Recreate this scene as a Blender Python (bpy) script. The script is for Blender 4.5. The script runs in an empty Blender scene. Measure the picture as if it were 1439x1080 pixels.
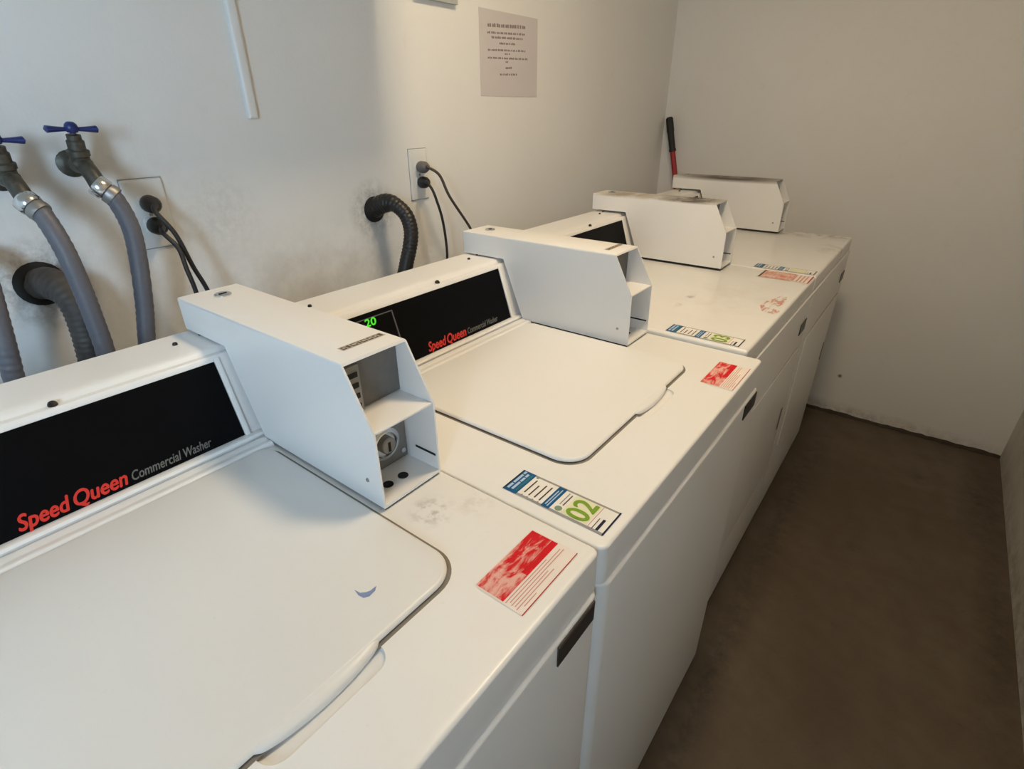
import bpy, bmesh, math, random
from mathutils import Vector, Matrix

random.seed(7)
C = bpy.context.scene.collection
PI = math.pi

# ------------------------------------------------------------------ camera
W_PX, H_PX = 1439.0, 1080.0
cam_data = bpy.data.cameras.new('camera')
cam = bpy.data.objects.new('camera', cam_data)
C.objects.link(cam)
cam.location = (1.15741, -0.41606, 1.31740)
cam.rotation_euler = (1.095427, 0.0082314, 0.657196)
cam_data.sensor_fit = 'HORIZONTAL'
cam_data.sensor_width = 36.0
cam_data.lens = 746.166 * 36.0 / W_PX
cam_data.shift_x = 4.795 / W_PX
cam_data.shift_y = 2.009 / W_PX
cam_data.clip_start = 0.02
bpy.context.scene.camera = cam

# ------------------------------------------------------------------ world, lights, exposure
SKY_COL, SKY_STR = (0.56, 0.785, 1.02), 38.0
LAMP_COL, LAMP_W = (1.0, 0.785, 0.515), 14.6
LAMP_POS = (0.88, 0.55, 2.345)
LAMP_SIZE = 0.30
EXPOSURE = 0.0
world = bpy.data.worlds.new('world')
bpy.context.scene.world = world
world.use_nodes = True
wbg = world.node_tree.nodes['Background']
wbg.inputs['Color'].default_value = (*SKY_COL, 1)
wbg.inputs['Strength'].default_value = SKY_STR
vs = bpy.context.scene.view_settings
bpy.context.scene.display_settings.display_device = 'sRGB'
vs.view_transform = 'Standard'
vs.look = 'None'
vs.exposure = EXPOSURE
vs.gamma = 1.0
vs.use_curve_mapping = False
cy = bpy.context.scene.cycles
cy.use_denoising = True
cy.max_bounces = 10
cy.diffuse_bounces = 6
cy.caustics_reflective = False
cy.caustics_refractive = False
cy.sample_clamp_indirect = 6.0

# room numbers
YN, YF, XR, ZC = -2.60, 2.3235, 1.6594, 2.42
WIN_Y0, WIN_Y1, WIN_Z0, WIN_Z1 = -1.95, -1.38, 1.20, 1.86

portal = bpy.data.lights.new('window_daylight_portal', 'AREA')
portal.shape = 'RECTANGLE'
portal.size = WIN_Z1 - WIN_Z0
portal.size_y = WIN_Y1 - WIN_Y0
portal.cycles.is_portal = True
po = bpy.data.objects.new('window_daylight_portal', portal)
po.location = (XR + 0.06, (WIN_Y0 + WIN_Y1) / 2, (WIN_Z0 + WIN_Z1) / 2)
po.rotation_euler = (0, PI / 2, 0)          # faces -x, into the room
C.objects.link(po)
lp = bpy.data.lights.new('ceiling_light_lamp', 'AREA')
lp.shape = 'DISK'
lp.size = LAMP_SIZE
lp.color = LAMP_COL
lp.energy = LAMP_W
lo = bpy.data.objects.new('ceiling_light_lamp', lp)
lo.location = LAMP_POS
C.objects.link(lo)


# ------------------------------------------------------------------ materials
def srgb(r, g, b):
    def f(c):
        c /= 255.0
        return c / 12.92 if c <= 0.04045 else ((c + 0.055) / 1.055) ** 2.4
    return (f(r), f(g), f(b), 1.0)


class NT:
    def __init__(self, name):
        self.m = bpy.data.materials.new(name)
        self.m.use_nodes = True
        self.t = self.m.node_tree
        self.b = self.t.nodes['Principled BSDF']

    def n(self, typ, **kw):
        o = self.t.nodes.new(typ)
        for k, v in kw.items():
            setattr(o, k, v)
        return o

    def l(self, a, b):
        self.t.links.new(a, b)

    def coord(self):
        if not hasattr(self, '_c'):
            self._c = self.n('ShaderNodeTexCoord').outputs['Object']
        return self._c

    def noise(self, scale, detail=4.0, rough=0.55, stretch=None, dist=0.0):
        v = self.coord()
        if stretch:
            mp = self.n('ShaderNodeMapping')
            mp.inputs['Scale'].default_value = stretch
            self.l(v, mp.inputs['Vector'])
            v = mp.outputs['Vector']
        o = self.n('ShaderNodeTexNoise')
        o.inputs['Scale'].default_value = scale
        o.inputs['Detail'].default_value = detail
        o.inputs['Roughness'].default_value = rough
        o.inputs['Distortion'].default_value = dist
        self.l(v, o.inputs['Vector'])
        return o.outputs['Fac']

    def ramp(self, fac, a, b, va=0.0, vb=1.0):
        o = self.n('ShaderNodeMapRange')
        o.clamp = True
        for k, v in zip(('From Min', 'From Max', 'To Min', 'To Max'), (a, b, va, vb)):
            o.inputs[k].default_value = v
        self.l(fac, o.inputs['Value'])
        return o.outputs['Result']

    def mul(self, a, b, op='MULTIPLY'):
        o = self.n('ShaderNodeMath', operation=op)
        for i, x in enumerate((a, b)):
            if isinstance(x, (int, float)):
                o.inputs[i].default_value = x
            else:
                self.l(x, o.inputs[i])
        return o.outputs[0]

    def mix(self, fac, a, b):
        o = self.n('ShaderNodeMix', data_type='RGBA')
        if isinstance(fac, (int, float)):
            o.inputs[0].default_value = fac
        else:
            self.l(fac, o.inputs[0])
        for i, x in ((6, a), (7, b)):
            if isinstance(x, tuple):
                o.inputs[i].default_value = x
            else:
                self.l(x, o.inputs[i])
        return o.outputs[2]

    def spot(self, c, r, soft=0.6, stretch=(1, 1, 1)):
        """1 inside a blob of radius r about c (object space), 0 outside."""
        mp = self.n('ShaderNodeVectorMath', operation='SUBTRACT')
        self.l(self.coord(), mp.inputs[0])
        mp.inputs[1].default_value = c
        sc = self.n('ShaderNodeVectorMath', operation='MULTIPLY')
        self.l(mp.outputs[0], sc.inputs[0])
        sc.inputs[1].default_value = stretch
        ln = self.n('ShaderNodeVectorMath', operation='LENGTH')
        self.l(sc.outputs[0], ln.inputs[0])
        return self.ramp(ln.outputs['Value'], r * soft, r, 1.0, 0.0)

    def bump(self, h, strength, dist):
        o = self.n('ShaderNodeBump')
        o.inputs['Strength'].default_value = strength
        o.inputs['Distance'].default_value = dist
        self.l(h, o.inputs['Height'])
        self.l(o.outputs['Normal'], self.b.inputs['Normal'])

    def base(self, c):
        if isinstance(c, tuple):
            self.b.inputs['Base Color'].default_value = c
        else:
            self.l(c, self.b.inputs['Base Color'])

    def set(self, rough=None, metal=None, spec=None, coat=None):
        if rough is not None:
            self.b.inputs['Roughness'].default_value = rough
        if metal is not None:
            self.b.inputs['Metallic'].default_value = metal
        if spec is not None:
            self.b.inputs['Specular IOR Level'].default_value = spec
        if coat is not None:
            self.b.inputs['Coat Weight'].default_value = coat
        return self


def simple(name, col, rough=0.5, metal=0.0, var=0.12, scale=40.0, bump=0.0, spec=None):
    t = NT(name)
    f = t.noise(scale)
    d = tuple(max(0.0, c * (1 - var)) for c in col[:3]) + (1.0,)
    l = tuple(min(1.0, c * (1 + var)) for c in col[:3]) + (1.0,)
    t.base(t.mix(f, d, l))
    t.set(rough, metal, spec)
    if bump:
        t.bump(f, bump, 0.001)
    return t.m


WHITE = (0.80, 0.79, 0.765, 1)


def enamel(name, spots=(), rough=0.33):
    """white baked enamel; spots = (centre, radius, stretch, colour, strength, noise scale)"""
    t = NT(name)
    f = t.noise(3.5, 3)
    col = t.mix(t.ramp(f, 0.1, 0.9), (0.775, 0.765, 0.745, 1), (0.81, 0.802, 0.79, 1))
    speck = t.ramp(t.noise(160, 2), 0.70, 0.80)
    col = t.mix(t.mul(speck, 0.10), col, (0.35, 0.30, 0.24, 1))
    for c, r, st, sc, k, ns, *th in spots:
        s = t.spot(c, r, 0.25, st)
        g = t.ramp(t.noise(ns, 5, 0.65), *(th[0] if th else (0.46, 0.66)))
        col = t.mix(t.mul(t.mul(s, g), k), col, sc)
    t.base(col)
    t.set(rough)
    t.b.inputs['IOR'].default_value = 1.5
    t.l(t.ramp(f, 0.0, 1.0, rough - 0.03, rough + 0.03), t.b.inputs['Roughness'])
    o = t.noise(90, 2)
    t.bump(o, 0.025, 0.002)
    return t.m


M = {}
M['enamel'] = enamel('white_enamel')
M['top_a'] = enamel('white_enamel_handprint', [((0.766, 0.583, 0.88), 0.034, (1, 1, 1), (0.24, 0.19, 0.125, 1), 0.60, 70),
                                              ((0.80, 0.625, 0.88), 0.03, (1, 1, 1), (0.30, 0.25, 0.18, 1), 0.25, 60)])
M['lid_darker'] = enamel('white_enamel_darker', rough=0.36)  # same enamel in a slightly darker, greyer tone
for n_ in M['lid_darker'].node_tree.nodes:
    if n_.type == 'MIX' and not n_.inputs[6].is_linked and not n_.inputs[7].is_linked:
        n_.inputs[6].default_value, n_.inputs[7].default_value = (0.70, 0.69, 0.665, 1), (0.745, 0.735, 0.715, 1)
M['seam_shade'] = simple('lid_seam_shade_grey', (0.20, 0.18, 0.15, 1), 0.7, var=0.25, scale=60)  # dark tone painted in for the shade around the lid
M['top_b'] = enamel('white_enamel_clean')
M['top_dry_a'] = enamel('white_enamel_scuffed', [((0.82, 0.34, 0.88), 0.16, (1, 0.55, 1), (0.42, 0.33, 0.22, 1), 0.18, 9),
                                               ((0.74, 0.25, 0.88), 0.05, (3.5, 0.6, 1), (0.15, 0.11, 0.08, 1), 0.6, 45)], 0.24)
M['top_dry_b'] = enamel('white_enamel_stained', [((0.80, 0.64, 0.88), 0.30, (0.9, 3.2, 1), (0.16, 0.10, 0.06, 1), 0.55, 22),
                                               ((0.95, 0.42, 0.88), 0.09, (1.2, 0.8, 1), (0.25, 0.17, 0.10, 1), 0.4, 24)], 0.22)
M['box_paint'] = enamel('coin_box_enamel', rough=0.34)
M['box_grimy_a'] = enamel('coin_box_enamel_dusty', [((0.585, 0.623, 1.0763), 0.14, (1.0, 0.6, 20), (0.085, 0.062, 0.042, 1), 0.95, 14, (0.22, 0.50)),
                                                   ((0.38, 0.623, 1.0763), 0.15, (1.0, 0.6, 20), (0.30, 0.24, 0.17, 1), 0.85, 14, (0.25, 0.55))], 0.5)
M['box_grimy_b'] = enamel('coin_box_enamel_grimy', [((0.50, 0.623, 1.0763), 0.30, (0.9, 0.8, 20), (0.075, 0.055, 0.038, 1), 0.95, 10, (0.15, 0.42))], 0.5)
M['panel_black'] = simple('black_panel_glass', (0.003, 0.003, 0.0036, 1), 0.4, var=0.2, spec=0.07)
M['print_red'] = simple('red_print', (0.62, 0.028, 0.018, 1), 0.4, var=0.06)
M['print_grey'] = simple('grey_print', (0.13, 0.13, 0.12, 1), 0.4, var=0.06)
M['display_line'] = simple('display_outline', (0.10, 0.10, 0.11, 1), 0.35, var=0.1)
M['screw_dark'] = simple('dark_screw', (0.02, 0.019, 0.018, 1), 0.4, 0.5)
M['chrome'] = simple('chrome', (0.66, 0.66, 0.65, 1), 0.2, 1.0, var=0.06)
M['steel'] = simple('dull_steel', (0.30, 0.29, 0.275, 1), 0.45, 0.75, var=0.18, scale=60)
M['galv'] = simple('grey_coin_plate', (0.16, 0.155, 0.145, 1), 0.5, 0.3, var=0.2, scale=70)
M['slot_black'] = simple('slot_black', (0.006, 0.005, 0.005, 1), 0.7)
M['name_black'] = simple('nameplate_black', (0.022, 0.020, 0.022, 1), 0.38, var=0.3, scale=120)
M['name_edge'] = simple('nameplate_edge', (0.05, 0.045, 0.04, 1), 0.35, 0.4)
M['foot'] = simple('foot_rubber', (0.012, 0.012, 0.012, 1), 0.8)
M['gasket'] = simple('gasket_black', (0.008, 0.007, 0.006, 1), 0.8)
M['braid'] = simple('grey_hose_rubber', (0.105, 0.108, 0.128, 1), 0.5, var=0.18, scale=150, bump=0.3)
M['hose_black'] = simple('black_corrugated_hose', (0.012, 0.0105, 0.010, 1), 0.42, var=0.4, scale=50)
M['hose_dusty'] = simple('dusty_drain_hose', (0.050, 0.042, 0.036, 1), 0.6, var=0.5, scale=40)
M['brass_old'] = simple('tarnished_valve_metal', (0.095, 0.090, 0.075, 1), 0.5, 0.7, var=0.55, scale=130, bump=0.5)
M['blue_paint'] = simple('blue_handle_paint', (0.010, 0.022, 0.135, 1), 0.38, var=0.3)
M['plate_white'] = simple('outlet_plate_white', (0.72, 0.72, 0.70, 1), 0.4, var=0.04)
M['plug_brown'] = simple('plug_brown_black', (0.020, 0.015, 0.013, 1), 0.5, var=0.25)
M['plug_grey'] = simple('plug_grey', (0.13, 0.12, 0.11, 1), 0.5, var=0.15)
M['plug_black'] = simple('plug_black', (0.008, 0.009, 0.008, 1), 0.5)
M['cord_black'] = simple('cord_black', (0.012, 0.010, 0.009, 1), 0.5)
M['cord_brown'] = simple('cord_grey_brown', (0.055, 0.042, 0.034, 1), 0.5)
M['raceway'] = simple('white_raceway', (0.76, 0.775, 0.77, 1), 0.35, var=0.03)
M['pole_red'] = simple('red_pole_paint', (0.32, 0.012, 0.014, 1), 0.35, var=0.2)
M['grip'] = simple('black_grip_rubber', (0.010, 0.0095, 0.010, 1), 0.6, var=0.3)
M['paper'] = simple('notice_paper', (0.60, 0.56, 0.56, 1), 0.7, var=0.03, scale=8)
M['ink'] = simple('notice_ink', (0.24, 0.20, 0.185, 1), 0.7, var=0.2, scale=90)
M['sign_grey'] = simple('grey_sign', (0.42, 0.45, 0.44, 1), 0.5, var=0.05)
M['st_white'] = simple('sticker_white', (0.80, 0.78, 0.745, 1), 0.35, var=0.03, spec=0.15)
M['st_blue'] = simple('sticker_blue', (0.010, 0.095, 0.24, 1), 0.35, var=0.12, spec=0.15)
M['st_navy'] = simple('sticker_navy', (0.012, 0.020, 0.045, 1), 0.35, var=0.12, spec=0.15)
M['st_teal'] = simple('sticker_teal', (0.03, 0.16, 0.20, 1), 0.35, var=0.15, spec=0.15)
M['st_pale'] = simple('sticker_pale_blue', (0.42, 0.56, 0.74, 1), 0.35, var=0.12, spec=0.15)
M['st_ink'] = simple('sticker_ink', (0.085, 0.060, 0.045, 1), 0.4, var=0.2, spec=0.15)
M['st_green'] = simple('sticker_green', (0.19, 0.33, 0.035, 1), 0.35, var=0.12, spec=0.15)
M['st_cream'] = simple('sticker_cream', (0.74, 0.73, 0.50, 1), 0.35, var=0.03, spec=0.15)
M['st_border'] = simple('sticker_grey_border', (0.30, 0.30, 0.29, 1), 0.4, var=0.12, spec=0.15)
M['st_logo'] = simple('sticker_logo_green', (0.20, 0.27, 0.18, 1), 0.4, var=0.2, spec=0.15)
M['st_redline'] = simple('sticker_red_line', (0.42, 0.012, 0.015, 1), 0.4, var=0.1, spec=0.15)
M['st_pink'] = simple('sticker_pink_line', (0.60, 0.30, 0.26, 1), 0.4, var=0.12, spec=0.15)
M['st_pinkbase'] = simple('sticker_pinkish_white', (0.80, 0.72, 0.66, 1), 0.35, var=0.04, spec=0.15)
M['smudge_blue'] = simple('blue_smudge', (0.19, 0.25, 0.42, 1), 0.5, var=0.25, scale=200)
M['lamp_metal'] = simple('lamp_metal', (0.55, 0.54, 0.52, 1), 0.4, 0.6)


def worn_red(name, c0, c1, lo, hi, alpha=False):
    t = NT(name)
    f = t.noise(95, 6, 0.7, (1.0, 0.28, 1.0), 0.6)
    g = t.noise(26, 3, 0.5)
    s = t.mul(t.mul(f, 0.62), t.mul(g, 0.38), 'ADD')
    k = t.ramp(s, lo, hi)
    t.base(t.mix(k, c0, c1))
    t.set(0.45, None, 0.12)
    if alpha:
        t.l(t.ramp(s, lo, hi, 0.85, 0.0), t.b.inputs['Alpha'])
    return t.m


M['worn_red'] = worn_red('worn_red_print', (0.60, 0.012, 0.018, 1), (0.74, 0.40, 0.34, 1), 0.47, 0.56)
M['solid_red'] = worn_red('solid_red_print', (0.58, 0.008, 0.015, 1), (0.66, 0.14, 0.12, 1), 0.55, 0.68)
M['faint_red'] = worn_red('faint_red_print', (0.60, 0.22, 0.18, 1), (0.74, 0.56, 0.48, 1), 0.42, 0.58)
M['residue_red'] = worn_red('red_sticker_residue', (0.62, 0.20, 0.15, 1), (0.72, 0.52, 0.44, 1), 0.40, 0.54, True)

t = NT('display_green_led')
t.base((0.0, 0.02, 0.0, 1))
t.b.inputs['Emission Color'].default_value = (0.10, 1.0, 0.03, 1)
t.b.inputs['Emission Strength'].default_value = 0.75
M['led'] = t.m
t = NT('lamp_bulb_glow')
t.base((0.9, 0.85, 0.7, 1))
t.b.inputs['Emission Color'].default_value = (*LAMP_COL, 1)
t.b.inputs['Emission Strength'].default_value = 4.0
M['bulb'] = t.m


def wall_mat(name, c0, c1, stains=()):
    t = NT(name)
    f = t.noise(1.6, 4)
    col = t.mix(t.ramp(f, 0.3, 0.7), c0, c1)
    sc = t.ramp(t.noise(14, 6, 0.7), 0.62, 0.74)
    col = t.mix(t.mul(sc, 0.07), col, (0.30, 0.24, 0.18, 1))
    for c, r, st, k, ns, scol in stains:
        s = t.spot(c, r, 0.2, st)
        g = t.ramp(t.noise(ns, 6, 0.7), 0.36, 0.60)
        col = t.mix(t.mul(t.mul(s, g), k), col, scol)
    t.base(col)
    t.set(0.62)
    t.bump(t.noise(150, 3), 0.10, 0.003)
    return t.m


DIRT = (0.10, 0.075, 0.055, 1)
M['wall_left'] = wall_mat('painted_wall_left', (0.755, 0.75, 0.73, 1), (0.795, 0.79, 0.775, 1),
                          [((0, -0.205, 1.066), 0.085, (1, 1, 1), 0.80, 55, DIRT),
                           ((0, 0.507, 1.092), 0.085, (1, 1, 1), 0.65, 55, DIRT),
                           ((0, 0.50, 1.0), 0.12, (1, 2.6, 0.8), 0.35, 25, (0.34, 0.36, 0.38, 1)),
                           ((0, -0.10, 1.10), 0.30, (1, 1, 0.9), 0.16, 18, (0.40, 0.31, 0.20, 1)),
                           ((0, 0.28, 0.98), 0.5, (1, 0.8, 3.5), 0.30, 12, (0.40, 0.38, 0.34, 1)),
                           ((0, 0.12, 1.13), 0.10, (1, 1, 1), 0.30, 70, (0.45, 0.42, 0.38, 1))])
M['wall_far'] = wall_mat('painted_wall_far', (0.75, 0.735, 0.71, 1), (0.79, 0.78, 0.76, 1),
                         [((1.013, YF, 0.196), 0.012, (1, 1, 1), 1.0, 5, DIRT),
                          ((0.9, YF, 0.02), 0.05, (0.05, 1, 1), 0.55, 30, (0.25, 0.21, 0.16, 1))])
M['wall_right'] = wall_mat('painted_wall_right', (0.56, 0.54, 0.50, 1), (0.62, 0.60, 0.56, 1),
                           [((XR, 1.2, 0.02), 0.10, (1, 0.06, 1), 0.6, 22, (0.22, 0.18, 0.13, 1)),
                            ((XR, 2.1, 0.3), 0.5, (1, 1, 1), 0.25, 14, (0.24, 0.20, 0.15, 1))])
M['wall_near'] = wall_mat('painted_wall_near', (0.68, 0.665, 0.63, 1), (0.72, 0.70, 0.67, 1))
M['ceiling'] = wall_mat('ceiling_paint', (0.72, 0.71, 0.68, 1), (0.76, 0.75, 0.73, 1))

t = NT('brown_concrete_floor')
f1 = t.ramp(t.noise(2.2, 5, 0.6), 0.35, 0.68)
f2 = t.ramp(t.noise(9, 6, 0.65), 0.40, 0.72)
col = t.mix(f1, (0.074, 0.052, 0.031, 1), (0.118, 0.092, 0.064, 1))
col = t.mix(t.mul(f2, 0.65), col, (0.064, 0.041, 0.024, 1))
dk = t.ramp(t.noise(30, 5, 0.7), 0.62, 0.75)
col = t.mix(t.mul(dk, 0.6), col, (0.036, 0.025, 0.016, 1))
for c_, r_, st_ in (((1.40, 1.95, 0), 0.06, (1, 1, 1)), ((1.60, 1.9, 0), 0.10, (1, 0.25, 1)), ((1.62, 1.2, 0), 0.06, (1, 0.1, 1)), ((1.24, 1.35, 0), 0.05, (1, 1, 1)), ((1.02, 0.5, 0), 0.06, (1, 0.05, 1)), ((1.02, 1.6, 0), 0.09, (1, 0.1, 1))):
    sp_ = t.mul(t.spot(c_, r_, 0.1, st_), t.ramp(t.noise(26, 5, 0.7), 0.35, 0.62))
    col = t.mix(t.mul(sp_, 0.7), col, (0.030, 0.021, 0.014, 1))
t.base(col)
t.set(0.62)
t.bump(t.noise(120, 5), 0.2, 0.002)
M['floor'] = t.m
M['grout'] = simple('dark_floor_joint', (0.040, 0.032, 0.024, 1), 0.9, var=0.5, scale=60)
M['pavement'] = simple('outside_concrete', (0.40, 0.39, 0.37, 1), 0.9, var=0.1, scale=8)


# ------------------------------------------------------------------ mesh helpers
def finish(name, bm, mat, parent=None, smooth=None, loc=None, mats=None):
    bmesh.ops.recalc_face_normals(bm, faces=bm.faces[:])
    return raw(name, bm, mat, parent, smooth, loc, mats)


def raw(name, bm, mat, parent=None, smooth=None, loc=None, mats=None):
    me = bpy.data.meshes.new(name)
    bm.to_mesh(me)
    bm.free()
    for m in (mats or [mat]):
        me.materials.append(m)
    if smooth:
        for p in me.polygons:
            p.use_smooth = True
        me.set_sharp_from_angle(angle=math.radians(smooth))
    o = bpy.data.objects.new(name, me)
    C.objects.link(o)
    if parent:
        o.parent = parent
    if loc:
        o.location = loc
    return o


def tag(o, label, cat, group=None, kind=None):
    o['label'] = label
    if cat:
        o['category'] = cat
    if group:
        o['group'] = group
    if kind:
        o['kind'] = kind
    return o


def thing(name, label, cat, loc=(0, 0, 0), group=None):
    o = bpy.data.objects.new(name, None)
    o.empty_display_size = 0.05
    o.location = loc
    C.objects.link(o)
    return tag(o, label, cat, group)


def add_box(bm, x0, x1, y0, y1, z0, z1, bev=0.0, seg=2):
    r = bmesh.ops.create_cube(bm, size=1.0)
    vs_ = r['verts']
    bmesh.ops.scale(bm, vec=(x1 - x0, y1 - y0, z1 - z0), verts=vs_)
    bmesh.ops.translate(bm, vec=((x0 + x1) / 2, (y0 + y1) / 2, (z0 + z1) / 2), verts=vs_)
    if bev:
        es = list({e for v in vs_ for e in v.link_edges})
        bmesh.ops.bevel(bm, geom=es, offset=bev, segments=seg, profile=0.5, affect='EDGES')
    return bm


def box(x0, x1, y0, y1, z0, z1, bev=0.0, seg=2):
    return add_box(bmesh.new(), x0, x1, y0, y1, z0, z1, bev, seg)


def loops(bm, rings, cap0=True, cap1=True, closed=True):
    """skin a list of rings (each the same number of points)"""
    vr = [[bm.verts.new(p) for p in r] for r in rings]
    n = len(rings[0])
    for a, b in zip(vr[:-1], vr[1:]):
        for i in range(n if closed else n - 1):
            j = (i + 1) % n
            bm.faces.new((a[i], a[j], b[j], b[i]))
    if cap0:
        bm.faces.new(vr[0][::-1])
    if cap1:
        bm.faces.new(vr[-1])
    return vr


def rrect(x0, x1, y0, y1, rs, seg=8):
    """rounded rectangle outline; rs = radii at (x0y0, x1y0, x1y1, x0y1)"""
    pts = []
    cs = [(x0, y0, 1, 1, PI), (x1, y0, -1, 1, -PI / 2), (x1, y1, -1, -1, 0), (x0, y1, 1, -1, PI / 2)]
    for (cx, cy_, sx, sy, a0), r in zip(cs, rs):
        for k in range(seg + 1):
            a = a0 + (PI / 2) * k / seg
            pts.append((cx + sx * r + r * math.cos(a), cy_ + sy * r + r * math.sin(a)))
    return pts


def inset_rr(x0, x1, y0, y1, rs, d, seg=8):
    return rrect(x0 + d, x1 - d, y0 + d, y1 - d, [max(r - d, 0.0008) for r in rs], seg)


def slab(x0, x1, y0, y1, rs, z0, z1, top=0.006, bot=0.0, under=0.0, seg=8, ufrac=0.25):
    """rounded-rectangle slab with rolled top edge and optional undercut foot"""
    bm = bmesh.new()
    rings = []
    R = lambda d, z: [(x, y, z) for x, y in inset_rr(x0, x1, y0, y1, rs, d, seg)]
    if under:
        rings += [R(under, z0), R(under, z0 + (z1 - z0) * ufrac)]
        zb = z0 + (z1 - z0) * ufrac
    else:
        zb = z0
    if bot:
        for k in range(4):
            a = PI / 2 * k / 3
            rings.append(R(bot * (1 - math.sin(a)), zb + bot * (1 - math.cos(a))))
    else:
        rings.append(R(0, zb))
    for k in range(6):
        a = PI / 2 * k / 5
        rings.append(R(top * (1 - math.cos(a)), z1 - top * (1 - math.sin(a))))
    loops(bm, rings)
    return bm


def prism_y(profile, y0, y1, bev=0.0, seg=2, only=None):
    """extrude an (x, z) outline along y"""
    bm = bmesh.new()
    loops(bm, [[(x, y0, z) for x, z in profile], [(x, y1, z) for x, z in profile]])
    bmesh.ops.recalc_face_normals(bm, faces=bm.faces[:])
    if bev:
        es = [e for e in bm.edges if (only is None or only(e))]
        bmesh.ops.bevel(bm, geom=es, offset=bev, segments=seg, profile=0.5, affect='EDGES', clamp_overlap=True)
    return bm


def frame_of(d):
    d = d.normalized()
    u = Vector((0, 0, 1)) if abs(d.z) < 0.9 else Vector((1, 0, 0))
    a = d.cross(u).normalized()
    return a, d.cross(a).normalized()


def lathe(bm, prof, o, axis, n=20):
    """prof: (radius, distance along axis) from point o"""
    ax = Vector(axis).normalized()
    a, b = frame_of(ax)
    o = Vector(o)
    rings = [[o + ax * h + (a * math.cos(2 * PI * k / n) + b * math.sin(2 * PI * k / n)) * max(r, 1e-5) for k in range(n)] for r, h in prof]
    loops(bm, rings)
    return bm


def catmull(pts, n=8):
    P = [Vector(p) for p in pts]
    P = [P[0] * 2 - P[1]] + P + [P[-1] * 2 - P[-2]]
    out = []
    for i in range(1, len(P) - 2):
        for k in range(n):
            s = k / n
            a, b, c, d = P[i - 1], P[i], P[i + 1], P[i + 2]
            out.append(0.5 * (2 * b + (c - a) * s + (2 * a - 5 * b + 4 * c - d) * s * s + (3 * b - a - 3 * c + d) * s ** 3))
    out.append(P[-2])
    return out


def tube(bm, path, rad, n=14):
    """rad: number or function(i, length so far)"""
    L = 0.0
    rings = []
    a = None
    for i, p in enumerate(path):
        d = (path[min(i + 1, len(path) - 1)] - path[max(i - 1, 0)]).normalized()
        if a is None:
            a, b = frame_of(d)
        else:
            a = (a - d * a.dot(d)).normalized()
            b = d.cross(a)
            L += (p - path[i - 1]).length
        r = rad(i, L) if callable(rad) else rad
        rings.append([p + (a * math.cos(2 * PI * k / n) + b * math.sin(2 * PI * k / n)) * r for k in range(n)])
    loops(bm, rings)
    return bm


def boolean(ob, cutters):
    for c in cutters:
        m = ob.modifiers.new('cut', 'BOOLEAN')
        m.operation = 'DIFFERENCE'
        m.solver = 'EXACT'
        m.object = c
    bpy.context.view_layer.update()
    dg = bpy.context.evaluated_depsgraph_get()
    me = bpy.data.meshes.new_from_object(ob.evaluated_get(dg))
    ob.modifiers.clear()
    old = ob.data
    ob.data = me
    me.name = ob.name
    bpy.data.meshes.remove(old)
    for c in cutters:
        d = c.data
        bpy.data.objects.remove(c)
        bpy.data.meshes.remove(d)


def text_bm(bm, s, origin, right, up, width=None, height=0.01, shear=0.0, thick=0.0004, mat=0, bold=0.0, center=False):
    """flat lettering as geometry: baseline starts at origin, runs along right"""
    cu = bpy.data.curves.new('txt', 'FONT')
    cu.body = s
    cu.size = 1.0
    cu.shear = shear
    cu.resolution_u = 4
    ob = bpy.data.objects.new('txt', cu)
    C.objects.link(ob)
    bpy.context.view_layer.update()
    dg = bpy.context.evaluated_depsgraph_get()
    me = bpy.data.meshes.new_from_object(ob.evaluated_get(dg))
    xs = [v.co.x for v in me.vertices]
    ys = [v.co.y for v in me.vertices]
    x0, x1 = min(xs), max(xs)
    sy = height / 0.70
    sx = (width / (x1 - x0)) if width else sy
    R, U = Vector(right).normalized(), Vector(up).normalized()
    N = R.cross(U)
    o = Vector(origin)
    if center:
        o = o - R * ((x1 - x0) * sx / 2)
    e = bold * sy
    for q, (du, dv) in enumerate(((0, 0), (e, 0), (-e, 0), (0, e), (0, -e)) if bold else ((0, 0),)):
        vm = [bm.verts.new(o + R * ((v.co.x - x0) * sx + du) + U * (v.co.y * sy + dv) + N * (thick + 0.00002 * q)) for v in me.vertices]
        for p in me.polygons:
            f = bm.faces.new([vm[i] for i in p.vertices])
            f.material_index = mat
            f.normal_update()
            if f.normal.dot(N) < 0:
                f.normal_flip()
    bpy.data.objects.remove(ob)
    bpy.data.curves.remove(cu)
    bpy.data.meshes.remove(me)


def patch(bm, o, R, U, u0, u1, v0, v1, lift, mat, thick=0.0):
    """thin printed rectangle in the plane (o, R, U)"""
    N = R.cross(U)
    q = [o + R * u0 + U * v0 + N * lift, o + R * u1 + U * v0 + N * lift, o + R * u1 + U * v1 + N * lift, o + R * u0 + U * v1 + N * lift]
    if not thick:
        f = bm.faces.new([bm.verts.new(p) for p in q])
        f.material_index = mat
        return
    b = [p - N * thick for p in q]
    vt = [bm.verts.new(p) for p in q]
    vb = [bm.verts.new(p) for p in b]
    fs = [bm.faces.new(vt)] + [bm.faces.new((vt[i], vb[i], vb[(i + 1) % 4], vt[(i + 1) % 4])) for i in range(4)]
    for f in fs:
        f.material_index = mat


# ------------------------------------------------------------------ room shell
def struct(name, bm, mat):
    o = finish(name, bm, mat)
    o['kind'] = 'structure'
    return o


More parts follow.
